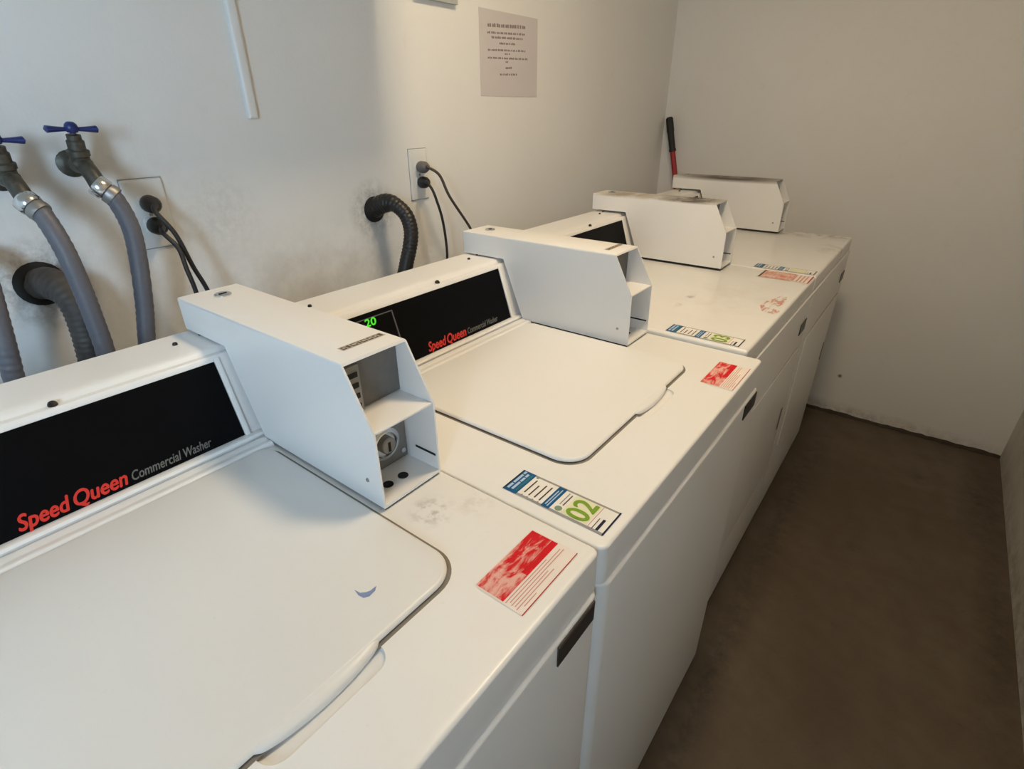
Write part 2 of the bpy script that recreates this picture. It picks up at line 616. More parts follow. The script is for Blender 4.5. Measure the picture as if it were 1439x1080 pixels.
struct('floor', box(-0.12, XR + 0.12, YN - 0.12, YF + 0.12, -0.12, 0.0), M['floor'])
struct('ceiling', box(-0.12, XR + 0.12, YN - 0.12, YF + 0.12, ZC, ZC + 0.12), M['ceiling'])
wl = struct('wall_left', box(-0.12, 0.0, YN - 0.12, YF + 0.12, 0.0, ZC), M['wall_left'])
struct('wall_far', box(0.0, XR, YF, YF + 0.12, 0.0, ZC), M['wall_far'])
bm = bmesh.new()                                # right wall with an open window behind the camera
add_box(bm, XR, XR + 0.12, WIN_Y1, YF + 0.12, 0.0, ZC)
add_box(bm, XR, XR + 0.12, YN - 0.12, WIN_Y0, 0.0, ZC)
add_box(bm, XR, XR + 0.12, WIN_Y0, WIN_Y1, WIN_Z1, ZC)
add_box(bm, XR, XR + 0.12, WIN_Y0, WIN_Y1, 0.0, WIN_Z0)
struct('wall_right', bm, M['wall_right'])
struct('wall_near', box(0.0, XR, YN - 0.12, YN, 0.0, ZC), M['wall_near'])
bm = bmesh.new()
add_box(bm, XR - 0.015, XR, WIN_Y0 - 0.05, WIN_Y0, WIN_Z0 - 0.05, WIN_Z1 + 0.05)
add_box(bm, XR - 0.015, XR, WIN_Y1, WIN_Y1 + 0.05, WIN_Z0 - 0.05, WIN_Z1 + 0.05)
add_box(bm, XR - 0.015, XR, WIN_Y0, WIN_Y1, WIN_Z1, WIN_Z1 + 0.05)
add_box(bm, XR - 0.030, XR, WIN_Y0, WIN_Y1, WIN_Z0 - 0.05, WIN_Z0)
struct('window_1', bm, M['wall_near'])
struct('pavement', box(XR + 0.13, XR + 6.0, -7.0, 5.0, -0.14, -0.02), M['pavement'])
# ragged dark joint where the far wall meets the slab
bm = bmesh.new()
n = 90
ring_a, ring_b = [], []
for k in range(n + 1):
    x = XR * k / n
    h = 0.010 + 0.006 * random.random()
    d = 0.010 + 0.008 * random.random()
    ring_a.append([(x, YF, 0.0), (x, YF - d, 0.0008), (x, YF - 0.002, h), (x, YF, h)])
loops(bm, ring_a)
o = finish('baseboard_far', bm, M['grout'])
o['kind'] = 'structure'

# ------------------------------------------------------------------ machines
H = 0.8800
WW = 0.6511          # washer width
WD = 0.6775          # dryer width
XFRONT = 0.964
VY = Vector((0, 1, 0))
VUP = Vector((-1, 0, 0))


def coin_box(par, Wd, z0, paint=None):
    """meter case; Wd = machine width, z0 = worktop height"""
    bl, br = Wd - 0.1040, Wd - 0.0058
    S = [(0.268, 0.1878), (0.676, 0.1878), (0.719, 0.1085), (0.7205, 0.0035), (0.4465, 0.0035), (0.4465, 0.008), (0.392, 0.1385), (0.268, 0.1385)]
    prof = [(x, z + z0) for x, z in S]

    def lengthwise(e):
        a, b = e.verts
        if abs(a.co.y - b.co.y) > 1e-4:
            return False
        m = (a.co + b.co) / 2
        return m.z > z0 + 0.18 or m.x < 0.27
    bm = prism_y(prof, bl, br, 0.0035, 3, lengthwise)
    paint = paint or M['box_paint']
    shell = finish('coin_box', bm, paint, par, 30)
    wall = 0.0026
    c1 = finish('cut', box(0.655, 0.80, bl + wall, br - wall, z0 + 0.0075, z0 + 0.1845), M['box_paint'])
    c1.parent = par
    boolean(shell, [c1])
    for p in shell.data.polygons:
        p.use_smooth = True
    shell.data.set_sharp_from_angle(angle=math.radians(30))
    y0, y1 = bl + wall + 0.0004, br - wall - 0.0004
    finish('shelf', box(0.6562, 0.7178, y0, y1, z0 + 0.1075, z0 + 0.1105, 0.0008), M['box_paint'], shell)
    # upper coin plate with the slide mechanism
    finish('coin_plate', box(0.6555, 0.6585, y0, y1, z0 + 0.112, z0 + 0.184), M['galv'], shell)
    bm = box(0.659, 0.668, bl + 0.008, bl + 0.030, z0 + 0.1125, z0 + 0.176, 0.002)
    finish('coin_slide', bm, M['steel'], shell, 30)
    bm = bmesh.new()
    for zz in (0.122, 0.136, 0.150, 0.164):
        add_box(bm, 0.6682, 0.6692, bl + 0.0125, bl + 0.0255, z0 + zz - 0.0032, z0 + zz + 0.0032)
    finish('coin_slot', bm, M['slot_black'], shell)
    # lower money box door with round lock
    finish('money_box_door', box(0.6555, 0.6590, y0, y1, z0 + 0.0082, z0 + 0.1070), M['steel'], shell)
    cy_, cz_ = Wd - 0.047, z0 + 0.046
    bm = bmesh.new()
    lathe(bm, [(0.0, 0.0), (0.0235, 0.0), (0.0235, 0.004), (0.021, 0.006), (0.0175, 0.006), (0.0165, 0.0035), (0.0165, 0.003), (0.0, 0.003)], (0.659, cy_, cz_), (1, 0, 0), 28)
    lk = finish('money_box_lock', bm, M['chrome'], shell, 40)
    bm = bmesh.new()
    lathe(bm, [(0.0, 0.0), (0.012, 0.0), (0.012, 0.007), (0.0105, 0.0085), (0.0, 0.0085)], (0.662, cy_, cz_), (1, 0, 0), 24)
    finish('lock_barrel', bm, M['steel'], shell, 40)
    finish('keyhole', box(0.6705, 0.6712, cy_ - 0.0018, cy_ + 0.0018, cz_ - 0.008, cz_ + 0.006), M['slot_black'], shell)
    bm = bmesh.new()
    lathe(bm, [(0.0, 0.0), (0.0045, 0.0), (0.0038, 0.0025), (0.0, 0.003)], (0.659, Wd - 0.017, z0 + 0.020), (1, 0, 0), 14)
    finish('rivet', bm, M['chrome'], shell, 40)
    for hx, hy in ((0.691, Wd - 0.047), (0.690, Wd - 0.072)):
        bm = bmesh.new()
        lathe(bm, [(0.0, 0.0), (0.0072, 0.0), (0.0072, 0.0006), (0.006, 0.0006), (0.0055, 0.0003), (0.0, 0.0003)], (hx, hy, z0 + 0.0077), (0, 0, 1), 18)
        finish('base_hole', bm, M['slot_black'], shell, 40)
    finish('wall_slot', box(0.678, 0.716, br - wall - 0.0009, br - wall - 0.0002, z0 + 0.0285, z0 + 0.0315), M['slot_black'], shell)
    bm = bmesh.new()                                        # screw in the left sheet
    lathe(bm, [(0.0, 0.0), (0.003, 0.0), (0.0024, 0.0012), (0.0, 0.0014)], (0.694, bl, z0 + 0.036), (0, -1, 0), 12)
    finish('screw', bm, M['steel'], shell, 40)
    bm = bmesh.new()                                        # cam lock on the rear of the top
    lathe(bm, [(0.0, 0.0), (0.0125, 0.0), (0.0125, 0.0022), (0.0105, 0.0034), (0.008, 0.0030), (0.0, 0.0030)], (0.312, Wd - 0.053, z0 + 0.1874), (0, 0, 1), 24)
    finish('top_lock', bm, M['chrome'], shell, 40)
    finish('top_keyhole', box(0.3105, 0.3135, Wd - 0.059, Wd - 0.047, z0 + 0.1902, z0 + 0.1910), M['slot_black'], shell)
    # small worn label of outlined boxes at the front of the top
    bm = bmesh.new()
    o_ = Vector((0.648, Wd - 0.078, z0 + 0.1878))
    R, U = VY, VUP
    patch(bm, o_, R, U, 0.0, 0.065, 0.0, 0.0125, 0.0002, 0)
    u = 0.002
    for w_ in (0.006, 0.004, 0.009, 0.003, 0.008, 0.007, 0.006, 0.005):
        patch(bm, o_, R, U, u, u + w_, 0.002, 0.0105, 0.0004, 1)
        if w_ > 0.005:
            patch(bm, o_, R, U, u + 0.0015, u + w_ - 0.0015, 0.0042, 0.0082, 0.0006, 0)
        u += w_ + 0.0018
    raw('price_label', bm, None, shell, mats=[M['price_bg'], M['st_ink']])
    # black gasket under the case
    finish('gasket', box(0.452, 0.7185, bl + 0.002, br - 0.002, z0 + 0.0002, z0 + 0.0034), M['gasket'], shell)
    return shell


M['price_bg'] = simple('worn_label_tan', (0.50, 0.44, 0.36, 1), 0.5, var=0.2, scale=90)


def console(par, Wd, z0, lettering, display):
    prof = [(0.270, 0.0006), (0.270, 0.131), (0.2725, 0.1345), (0.350, 0.1352), (0.364, 0.1350), (0.3705, 0.1338), (0.3745, 0.1312), (0.3755, 0.1288), (0.3765, 0.1278),
            (0.3815, 0.1286), (0.3868, 0.1280), (0.3893, 0.1255), (0.3905, 0.1215), (0.4270, 0.0092), (0.4345, 0.0112), (0.4395, 0.0102), (0.4422, 0.0070), (0.4418, 0.0035), (0.4385, 0.0024), (0.4300, 0.0022), (0.4300, 0.0006)]
    bm = prism_y([(x, z + z0) for x, z in prof], 0.003, Wd - 0.003)
    cn = finish('console', bm, M['enamel'], par, 35)
    # end trims that frame the black panel
    dn = Vector((0.952, 0, 0.305)) * 0.0030
    a, b = Vector((0.3893, 0, 0.1245)), Vector((0.4285, 0, 0.0065))
    q = [a, a + dn, b + dn * 1.3, b]
    for ya, yb in ((0.004, 0.012), (Wd - 0.1235, Wd - 0.1160)):
        finish('end_trim', prism_y([(v.x, v.z + z0) for v in q], ya, yb, 0.0009, 2), M['enamel'], cn, 40)
    # black control panel lying in the recess
    Ra, Ua = VY, Vector((-0.3109, 0, 0.9504))
    Na = Ra.cross(Ua)
    p0 = Vector((0.4268, 0, z0 + 0.0096))
    plen = 0.1165
    bm = bmesh.new()
    ya, yb = 0.0125, Wd - 0.124
    patch(bm, p0, Ra, Ua, ya, yb, 0.0, plen, 0.0012, 0, 0.0009)
    cp = finish('control_panel', bm, M['panel_black'], par)
    if display:
        bm = bmesh.new()
        o_ = p0
        for (u0, u1, v0, v1) in ((0.085, 0.203, 0.1055, 0.1075), (0.2005, 0.2035, 0.030, 0.1075), (0.085, 0.203, 0.030, 0.0315), (0.085, 0.087, 0.030, 0.1075)):
            patch(bm, o_, Ra, Ua, u0, u1, v0, v1, 0.0016, 0)
        raw('display_frame', bm, M['display_line'], cp)
        bm = bmesh.new()
        text_bm(bm, '20', p0 + Ra * 0.136 + Ua * 0.0925, Ra, Ua, 0.025, 0.0135, 0.1, 0.0018, bold=0.03)
        raw('display_digits', bm, M['led'], cp)
    if lettering:
        bm = bmesh.new()
        text_bm(bm, 'Speed', p0 + Ra * (Wd - 0.391) + Ua * 0.0045, Ra, Ua, 0.052, 0.0185, 0.35, 0.0016, bold=0.025)
        text_bm(bm, 'Queen', p0 + Ra * (Wd - 0.336) + Ua * 0.0045, Ra, Ua, 0.058, 0.0185, 0.35, 0.0016, bold=0.025)
        raw('lettering_red', bm, M['print_red'], cp)['label'] = 'red slanted brand lettering'
        bm = bmesh.new()
        text_bm(bm, 'Commercial', p0 + Ra * (Wd - 0.273) + Ua * 0.0055, Ra, Ua, 0.062, 0.0125, 0.35, 0.0016, bold=0.012)
        text_bm(bm, 'Washer', p0 + Ra * (Wd - 0.207) + Ua * 0.0055, Ra, Ua, 0.037, 0.0125, 0.35, 0.0016, bold=0.012)
        raw('lettering_grey', bm, M['print_grey'], cp)['label'] = 'grey slanted lettering'
    # black thumb screw on the bead, two small screws on the top
    for (x, y, z, r, ax) in ((0.3800, Wd - 0.310, 0.1290, 0.0052, (0.75, 0, 0.66)), (0.319, Wd - 0.142, 0.1348, 0.0036, (0, 0, 1)), (0.316, 0.084, 0.1348, 0.0036, (0, 0, 1)), (0.308, Wd - 0.10, 0.1348, 0.003, (0, 0, 1))):
        bm = bmesh.new()
        lathe(bm, [(0, -0.001), (r, -0.001), (r, 0.002), (r * 0.75, 0.0038), (0, 0.0042)], (x, y, z + z0), ax, 14)
        finish('console_screw', bm, M['screw_dark'], cn, 40)
    return cn


def cabinet(par, Wd, z1, xf, name='cabinet'):
    rs = (0.006, 0.017, 0.013, 0.006)
    finish(name, slab(0.245, xf, 0.002, Wd - 0.002, rs, 0.012, z1, 0.005), M['enamel'], par, 35)
    for fx in (0.29, xf - 0.05):
        for fy in (0.05, Wd - 0.05):
            bm = bmesh.new()
            lathe(bm, [(0, 0), (0.019, 0), (0.020, 0.003), (0.016, 0.008), (0.008, 0.009), (0.008, 0.0125), (0, 0.0125)], (fx, fy, 0), (0, 0, 1), 16)
            finish('foot', bm, M['foot'], par, 40)


def nameplate(par, x, y0, y1, z0, z1):
    bm = box(x, x + 0.0018, y0, y1, z0, z1)
    pl = finish('nameplate', bm, M['name_black'], par)
    bm = box(x + 0.0018, x + 0.0023, y0 + 0.002, y1 - 0.002, z1 - 0.004, z1 - 0.002)
    finish('nameplate_rim', bm, M['name_edge'], pl)


def red_sticker(par, x0, x1, y0, y1, z, name='red_sticker', faint=False):
    """text runs along +y, top of the print towards the wall"""
    mats = [M['st_pinkbase'], M['worn_red'], M['solid_red'], M['st_pink'], M['st_redline']]
    w, h = y1 - y0, x1 - x0
    o = Vector((x1, y0, z))
    bm = bmesh.new()
    # rounded, slightly torn outline
    out = rrect(0, w, 0, h, (0.002, 0.003, 0.005, 0.005), 4)
    f = bm.faces.new([bm.verts.new(o + VY * u + VUP * v + Vector((0, 0, 0.0003))) for u, v in out])
    f.material_index = 0
    split = h * 0.41
    patch(bm, o, VY, VUP, w * 0.02, w * 0.985, split + h * 0.055, h * 0.975, 0.0005, 1)
    patch(bm, o, VY, VUP, w * 0.42, w * 0.985, split, split + h * 0.13, 0.0006, 2)
    patch(bm, o, VY, VUP, w * 0.02, w * 0.985, split, split + h * 0.13, 0.00055, 1)
    for k, (a, b) in enumerate(((0.02, 0.72), (0.05, 0.93), (0.03, 0.95), (0.04, 0.60), (0.02, 0.66), (0.10, 0.30))):
        v = split - h * 0.055 * (k + 1)
        patch(bm, o, VY, VUP, w * a, w * b, v, v + h * 0.018, 0.0005, 3)
    patch(bm, o, VY, VUP, w * 0.0, w * 0.99, h * 0.005, h * 0.022, 0.0006, 4)
    return raw(name, bm, None, par, mats=mats)


def pale_red_sticker(par, x0, x1, y0, y1, z):
    mats = [M['st_pinkbase'], M['faint_red'], M['st_pink'], M['st_ink'], M['st_redline']]
    w, h = y1 - y0, x1 - x0
    o = Vector((x1, y0, z))
    bm = bmesh.new()
    patch(bm, o, VY, VUP, 0, w, 0, h, 0.0003, 0)
    patch(bm, o, VY, VUP, 0.01 * w, 0.98 * w, 0.35 * h, 0.98 * h, 0.0005, 1)
    patch(bm, o, VY, VUP, 0.01 * w, 0.98 * w, 0.96 * h, 1.0 * h, 0.0006, 3)
    patch(bm, o, VY, VUP, 0.1 * w, 0.9 * w, 0.30 * h, 0.36 * h, 0.0006, 2)
    for v in (0.08, 0.15, 0.22):
        patch(bm, o, VY, VUP, 0.05 * w, 0.9 * w, v * h, (v + 0.03) * h, 0.0006, 2)
    patch(bm, o, VY, VUP, 0.0 * w, 1.0 * w, 0.0 * h, 0.025 * h, 0.0006, 4)
    return raw('pale_red_sticker', bm, None, par, mats=mats)


def blue_sticker(par, x0, x1, y0, y1, z, number):
    """machine number label, read from the aisle"""
    names = ['st_white', 'st_blue', 'st_navy', 'st_teal', 'st_pale', 'st_ink', 'st_green', 'st_cream', 'st_border', 'st_logo', 'st_pink']
    mats = [M[k] for k in names]
    ix = {k: i for i, k in enumerate(names)}
    w, h = y1 - y0, x1 - x0
    o = Vector((x1, y0, z))
    bm = bmesh.new()

    def P(t0, t1, u0, u1, lift, k):      # t from the top edge (towards the wall), 0..1
        patch(bm, o, VY, VUP, w * u0, w * u1, h * (1 - t1), h * (1 - t0), lift, ix[k])
    P(0, 1, 0, 1, 0.0003, 'st_border')
    P(0.012, 0.988, 0.085, 0.930, 0.0004, 'st_white')
    # blue heading block with two pale lines of type and a teal line
    P(0.0, 0.145, 0.0, 1.0, 0.0005, 'st_blue')
    P(0.0, 0.014, 0.0, 1.0, 0.0006, 'st_navy')
    u = 0.10
    for a in (0.24, 0.42, 0.12):
        P(0.024, 0.048, u, u + a, 0.0007, 'st_pale')
        u += a + 0.04
    u = 0.12
    for a in (0.36, 0.20, 0.15):
        P(0.066, 0.090, u, u + a, 0.0007, 'st_pale')
        u += a + 0.03
    P(0.105, 0.126, 0.12, 0.90, 0.0007, 'st_teal')
    # four short lines of type
    for t_, a, b in ((0.185, 0.20, 0.82), (0.240, 0.16, 0.66), (0.295, 0.18, 0.78), (0.350, 0.16, 0.80)):
        P(t_, t_ + 0.014, a, b, 0.0006, 'st_ink')
        P(t_ + 0.002, t_ + 0.016, 0.06, 0.11, 0.0006, 'st_border')
    P(0.160, 0.185, 0.88, 0.955, 0.0006, 'st_logo')
    # second blue bar
    P(0.400, 0.480, 0.03, 0.97, 0.0005, 'st_blue')
    P(0.420, 0.432, 0.14, 0.80, 0.0007, 'st_pale')
    P(0.445, 0.456, 0.10, 0.88, 0.0007, 'st_pale')
    # round mark with two grey lines
    cu, cv = w * 0.20, h * (1 - 0.545)
    f = bm.faces.new([bm.verts.new(o + VY * (cu + w * 0.10 * math.cos(2 * PI * k / 16)) + VUP * (cv + w * 0.10 * math.sin(2 * PI * k / 16)) + Vector((0, 0, 0.0006))) for k in range(16)])
    f.material_index = ix['st_logo']
    P(0.520, 0.531, 0.36, 0.88, 0.0006, 'st_border')
    P(0.552, 0.563, 0.36, 0.84, 0.0006, 'st_ink')
    # green number on cream
    P(0.585, 0.835, 0.10, 0.92, 0.0005, 'st_cream')
    if number:
        text_bm(bm, number, o + VY * (w * 0.12) + VUP * (h * (1 - 0.815)), VY, VUP, w * 0.74, h * 0.205, 0.0, 0.0008, mat=ix['st_green'], bold=0.02)
    P(0.845, 0.852, 0.05, 0.95, 0.0006, 'st_pink')
    P(0.882, 0.890, 0.06, 0.50, 0.0006, 'st_ink')
    P(0.915, 0.940, 0.08, 0.52, 0.0006, 'st_navy')
    P(0.985, 1.0, 0.0, 1.0, 0.0006, 'st_navy')
    return raw('number_sticker', bm, None, par, mats=mats)


def washer(name, label, y_near, number, topmat, lidmat, x_off=0.0, dz=0.0):
    W_ = WW
    par = thing(name, label, 'washer', (x_off, y_near, dz), 'top loading coin washers')
    cabinet(par, W_, 0.8215, XFRONT + 0.004)
    # worktop with a scooped finger recess under the lid lip
    rs = (0.004, 0.013, 0.010, 0.004)
    top = finish('worktop', slab(0.243, XFRONT, 0.0005, W_ - 0.0005, rs, 0.8225, H, 0.0042), topmat, par, 35)
    bm = slab(0.835, 0.8800, 0.298, 0.420, (0.008, 0.018, 0.018, 0.008), H - 0.0046, H + 0.004, 0.0005, 0.0042)
    cut = finish('cut', bm, topmat, par)
    boolean(top, [cut])
    for p in top.data.polygons:
        p.use_smooth = True
    top.data.set_sharp_from_angle(angle=math.radians(32))
    # hinge strip behind the lid: two rolled ridges
    prof = [(0.4455, 0.0), (0.4455, 0.0035), (0.447, 0.0062), (0.4525, 0.0066), (0.457, 0.0048), (0.4605, 0.0048), (0.466, 0.0064), (0.4715, 0.0058), (0.474, 0.003), (0.4745, 0.0)]
    finish('hinge_strip', prism_y([(x, H + z) for x, z in prof], 0.010, W_ - 0.106), M['enamel'], par, 50)
    # lid
    LT = 0.0074
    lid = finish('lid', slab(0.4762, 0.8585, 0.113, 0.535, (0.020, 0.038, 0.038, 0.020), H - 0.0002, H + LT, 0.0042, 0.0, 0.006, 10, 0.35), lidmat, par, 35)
    finish('lid_seam_shade', slab(0.4748, 0.8622, 0.1095, 0.5405, (0.022, 0.041, 0.042, 0.022), H - 0.0012, H + 0.00025, 0.0002, 0.0, 0.0, 10), M['seam_shade'], lid)  # flat dark strip painting the shade in the gap round the lid
    # pull lip: crescent flange along the front edge of the lid
    bm = bmesh.new()
    rings = []
    nn = 24
    for k in range(nn + 1):
        s = k / nn
        y = 0.298 + 0.124 * s
        d = math.sin(PI * s) ** 0.5 if 0 < s < 1 else 0.0
        ex = 0.0095 * d
        rings.append([(0.845, y, H + LT - 0.0004), (0.8535 + ex * 0.55, y, H + LT - 0.0006), (0.8570 + ex * 0.9, y, H + LT - 0.0022), (0.8580 + ex, y, H + LT - 0.0044),
                      (0.8580 + ex * 1.0, y, H + LT - 0.0048 - 0.0050 * d), (0.8555 + ex * 0.9, y, H + LT - 0.0054 - 0.0054 * d), (0.845, y, H + LT - 0.0054 - 0.0020 * d)])
    loops(bm, rings)
    finish('lid_pull', bm, lidmat, lid, 50)
    console(par, W_, H, True, True)
    coin_box(par, W_, H)
    nameplate(par, XFRONT + 0.0042, W_ - 0.092, W_ - 0.015, 0.7855, 0.8165)
    return par


def dryer(name, label, y_near, topmat, x_off, H3, box_paint):
    W_ = WD
    par = thing(name, label, 'dryer', (x_off, y_near, 0), 'front loading coin dryers')
    xf = XFRONT
    cabinet(par, W_, H3 - 0.044, xf - 0.004)
    finish('worktop', slab(0.243, xf, 0.0005, W_ - 0.0005, (0.004, 0.006, 0.006, 0.004), H3 - 0.043, H3, 0.007), topmat, par, 35)
    # front panels: upper panel that holds the door, lower access panel
    up = finish('front_panel', slab(xf - 0.016, xf + 0.004, 0.0004, W_ - 0.0004, (0.001, 0.001, 0.001, 0.001), 0.206, H3 - 0.0475, 0.003), M['enamel'], par, 35)
    door = finish('door', slab(xf + 0.0042, xf + 0.0085, 0.06, W_ - 0.048, (0.001, 0.002, 0.002, 0.001), 0.270, 0.680, 0.002), M['enamel'], par, 35)
    bm = box(xf + 0.0087, xf + 0.0107, 0.596, 0.612, 0.405, 0.480, 0.0006)
    finish('door_pull', bm, M['steel'], door, 40)
    lp = finish('access_panel', slab(xf - 0.016, xf + 0.0035, 0.0004, W_ - 0.0004, (0.001, 0.001, 0.001, 0.001), 0.016, 0.202, 0.004), M['enamel'], par, 35)
    console(par, W_, H3, False, False)
    coin_box(par, W_, H3 + 0.004, box_paint)
    nameplate(par, xf + 0.0042, W_ - 0.085, W_ - 0.012, 0.728, 0.762)
    return par


YM1 = -0.0012 - WW
YM2 = 0.0008
YM3 = WW + 0.0055
YM4 = YM3 + WD + 0.0015

w1 = washer('washer', 'nearest white coin washer, with a worn red sticker and blue-smudged lid', YM1, None, M['top_a'], M['lid_darker'])
w2 = washer('washer', 'second white coin washer, with the green 02 label at its near front corner', YM2, '02', M['top_b'], M['enamel'], 0.003, -0.003)
d1 = dryer('dryer', 'white coin dryer with a flat top between the second washer and the last dryer', YM3, M['top_dry_a'], -0.029, 0.8845, M['box_grimy_a'])
d2 = dryer('dryer', 'farthest white coin dryer, its flat stained top by the far wall', YM4, M['top_dry_b'], -0.0282, 0.8845, M['box_grimy_b'])

ZS = H + 0.0002
red_sticker(w1, 0.8835, 0.9470, WW - 0.1255, WW - 0.0205, ZS)['label'] = 'worn red warning sticker'
red_sticker(w2, 0.8980, 0.9580, WW - 0.172, WW - 0.060, ZS)['label'] = 'red and white warning sticker'
blue_sticker(w2, 0.8020, 0.9510, 0.0205, 0.0695, ZS, '02')['label'] = 'blue and white number sticker reading 02'
Z3 = 0.8847
blue_sticker(d1, 0.785, 0.943, 0.011, 0.060, Z3, '03')['label'] = 'blue and white number sticker'
pale_red_sticker(d1, 0.826, 0.960, 0.583, 0.672, Z3)['label'] = 'pale faded red sticker'
blue_sticker(d2, 0.785, 0.955, 0.010, 0.060, Z3, None)['label'] = 'blue number sticker seen edge-on'
# torn remains of a red sticker on the first dryer
bm = bmesh.new()
o_ = Vector((0.955, 0.262, Z3))
pts = [(0.0, 0.006), (0.03, 0.0), (0.07, 0.010), (0.11, 0.004), (0.16, 0.012), (0.17, 0.028), (0.13, 0.034), (0.10, 0.046), (0.05, 0.050), (0.01, 0.036)]
f = bm.faces.new([bm.verts.new(o_ + VY * u + VUP * v + Vector((0, 0, 0.0003))) for u, v in pts])
raw('sticker_residue', bm, M['residue_red'], d1)['label'] = 'torn faded red sticker remains'
# blue paint smudge on the first lid
bm = bmesh.new()
pts = [(0.795, -0.209), (0.803, -0.208), (0.807, -0.204), (0.809, -0.2), (0.809, -0.192), (0.813, -0.197), (0.814, -0.205), (0.811, -0.21), (0.804, -0.211)]
f = bm.faces.new([bm.verts.new((x, y + WW + 0.0012, H + 0.0076)) for x, y in pts])
bmesh.ops.recalc_face_normals(bm, faces=bm.faces[:])
raw('paint_smudge', bm, M['smudge_blue'], [c for c in w1.children if c.name.startswith('lid')][0])['label'] = 'small blue paint smudge'


# ------------------------------------------------------------------ plumbing on the left wall
def faucet(label, y, z):
    par = thing('faucet', label, 'faucet', (0, y, z), 'washer supply faucets')
    bm = bmesh.new()
    lathe(bm, [(0, 0.0), (0.021, 0.0), (0.021, 0.003), (0.013, 0.007), (0.0105, 0.010), (0.0105, 0.034), (0.0135, 0.036), (0.0135, 0.064), (0.010, 0.068), (0, 0.069)], (0.0, 0, 0), (1, 0, 0), 18)
    finish('wall_pipe', bm, M['brass_old'], par, 40)
    bm = bmesh.new()                                  # spout runs down and out to the hose
    tube(bm, catmull([(0.050, 0.0, 0.004), (0.066, 0.001, -0.004), (0.079, 0.002, -0.016), (0.086, 0.003, -0.030)], 5), 0.0125, 14)
    finish('spout', bm, M['brass_old'], par, 40)
    ax = Vector((0.20, 0.0, 1.0)).normalized()
    bm = bmesh.new()
    lathe(bm, [(0, 0.0), (0.0135, 0.0), (0.0135, 0.012), (0.0155, 0.013), (0.0155, 0.020), (0.0120, 0.022), (0.0120, 0.034), (0.0098, 0.036), (0.0098, 0.043), (0.004, 0.0435), (0.004, 0.055), (0, 0.055)], (0.051, 0, 0.002), ax, 16)
    finish('bonnet', bm, M['brass_old'], par, 35)
    hc = Vector((0.051, 0, 0.002)) + ax * 0.052
    hb = bmesh.new()
    lathe(hb, [(0, -0.005), (0.0075, -0.005), (0.0100, 0.0), (0.0080, 0.006), (0.005, 0.009), (0, 0.0095)], hc, ax, 14)
    rings = []
    for k in range(25):                               # two-lobed cross bar with swollen ends
        s = -1 + 2 * k / 24
        w_ = 0.0042 + 0.0052 * abs(s) ** 1.5
        if abs(s) > 0.9:
            w_ *= math.sqrt(max(0.02, 1 - ((abs(s) - 0.9) / 0.1) ** 2))
        c = hc + Vector((0.004 * s, 0.0345 * s, -0.001 - 0.001 * s))
        rings.append([c + Vector((math.cos(2 * PI * q / 12) * w_, 0, math.sin(2 * PI * q / 12) * w_ * 0.62)) for q in range(12)])
    loops(hb, rings)
    finish('handle', hb, M['blue_paint'], par, 50)['label'] = 'blue cross handle'
    return par


faucet('rusty faucet with blue handle nearest the white outlet, second from the left frame edge', -0.106, 1.248)
faucet('rusty faucet with blue handle cut by the left edge of the photo', -0.203, 1.236)


def supply_hose(label, pts, nut=True):
    P = catmull(pts, 10)
    bm = bmesh.new()
    tube(bm, P, lambda i, L: 0.0138 + 0.0005 * math.sin(L * 2 * PI / 0.012), 14)
    ho = finish('supply_hose', bm, M['braid'], None, 60)
    tag(ho, label, 'hose', 'grey washer supply hoses')
    if nut:
        d = (P[0] - P[3]).normalized()
        nb = bmesh.new()
        lathe(nb, [(0, -0.004), (0.0160, -0.004), (0.0175, -0.001), (0.0175, 0.010), (0.0160, 0.013), (0, 0.013)], P[0] - d * 0.006, d, 12)
        finish('hose_nut', nb, M['chrome'], ho, 35)
        fb = bmesh.new()
        lathe(fb, [(0, 0), (0.0158, 0), (0.0166, 0.006), (0.0158, 0.012), (0, 0.012)], P[0] - d * 0.024, d, 16)
        finish('hose_ferrule', fb, M['steel'], ho, 40)
    return ho


supply_hose('grey supply hose from the faucet beside the outlet down behind the nearest washer',
            [(0.088, -0.103, 1.217), (0.096, -0.090, 1.198), (0.100, -0.082, 1.151), (0.100, -0.087, 1.092), (0.100, -0.100, 1.019), (0.100, -0.113, 0.963), (0.10, -0.13, 0.88), (0.11, -0.15, 0.72), (0.15, -0.16, 0.55), (0.226, -0.165, 0.50)])
supply_hose('grey supply hose passing in front of the dusty drain hose at left',
            [(0.088, -0.200, 1.205), (0.104, -0.191, 1.186), (0.122, -0.186, 1.142), (0.128, -0.184, 1.085), (0.130, -0.184, 1.030), (0.130, -0.186, 0.965), (0.13, -0.20, 0.88), (0.13, -0.22, 0.72), (0.16, -0.23, 0.55), (0.226, -0.24, 0.50)])
supply_hose('dark grey supply hose just showing in the bottom left above the nearest washer console',
            [(0.0005, -0.262, 1.13), (0.05, -0.272, 1.125), (0.09, -0.285, 1.075), (0.10, -0.294, 1.020), (0.10, -0.299, 0.985), (0.10, -0.303, 0.955), (0.10, -0.31, 0.86), (0.12, -0.32, 0.7), (0.226, -0.33, 0.52)], False)


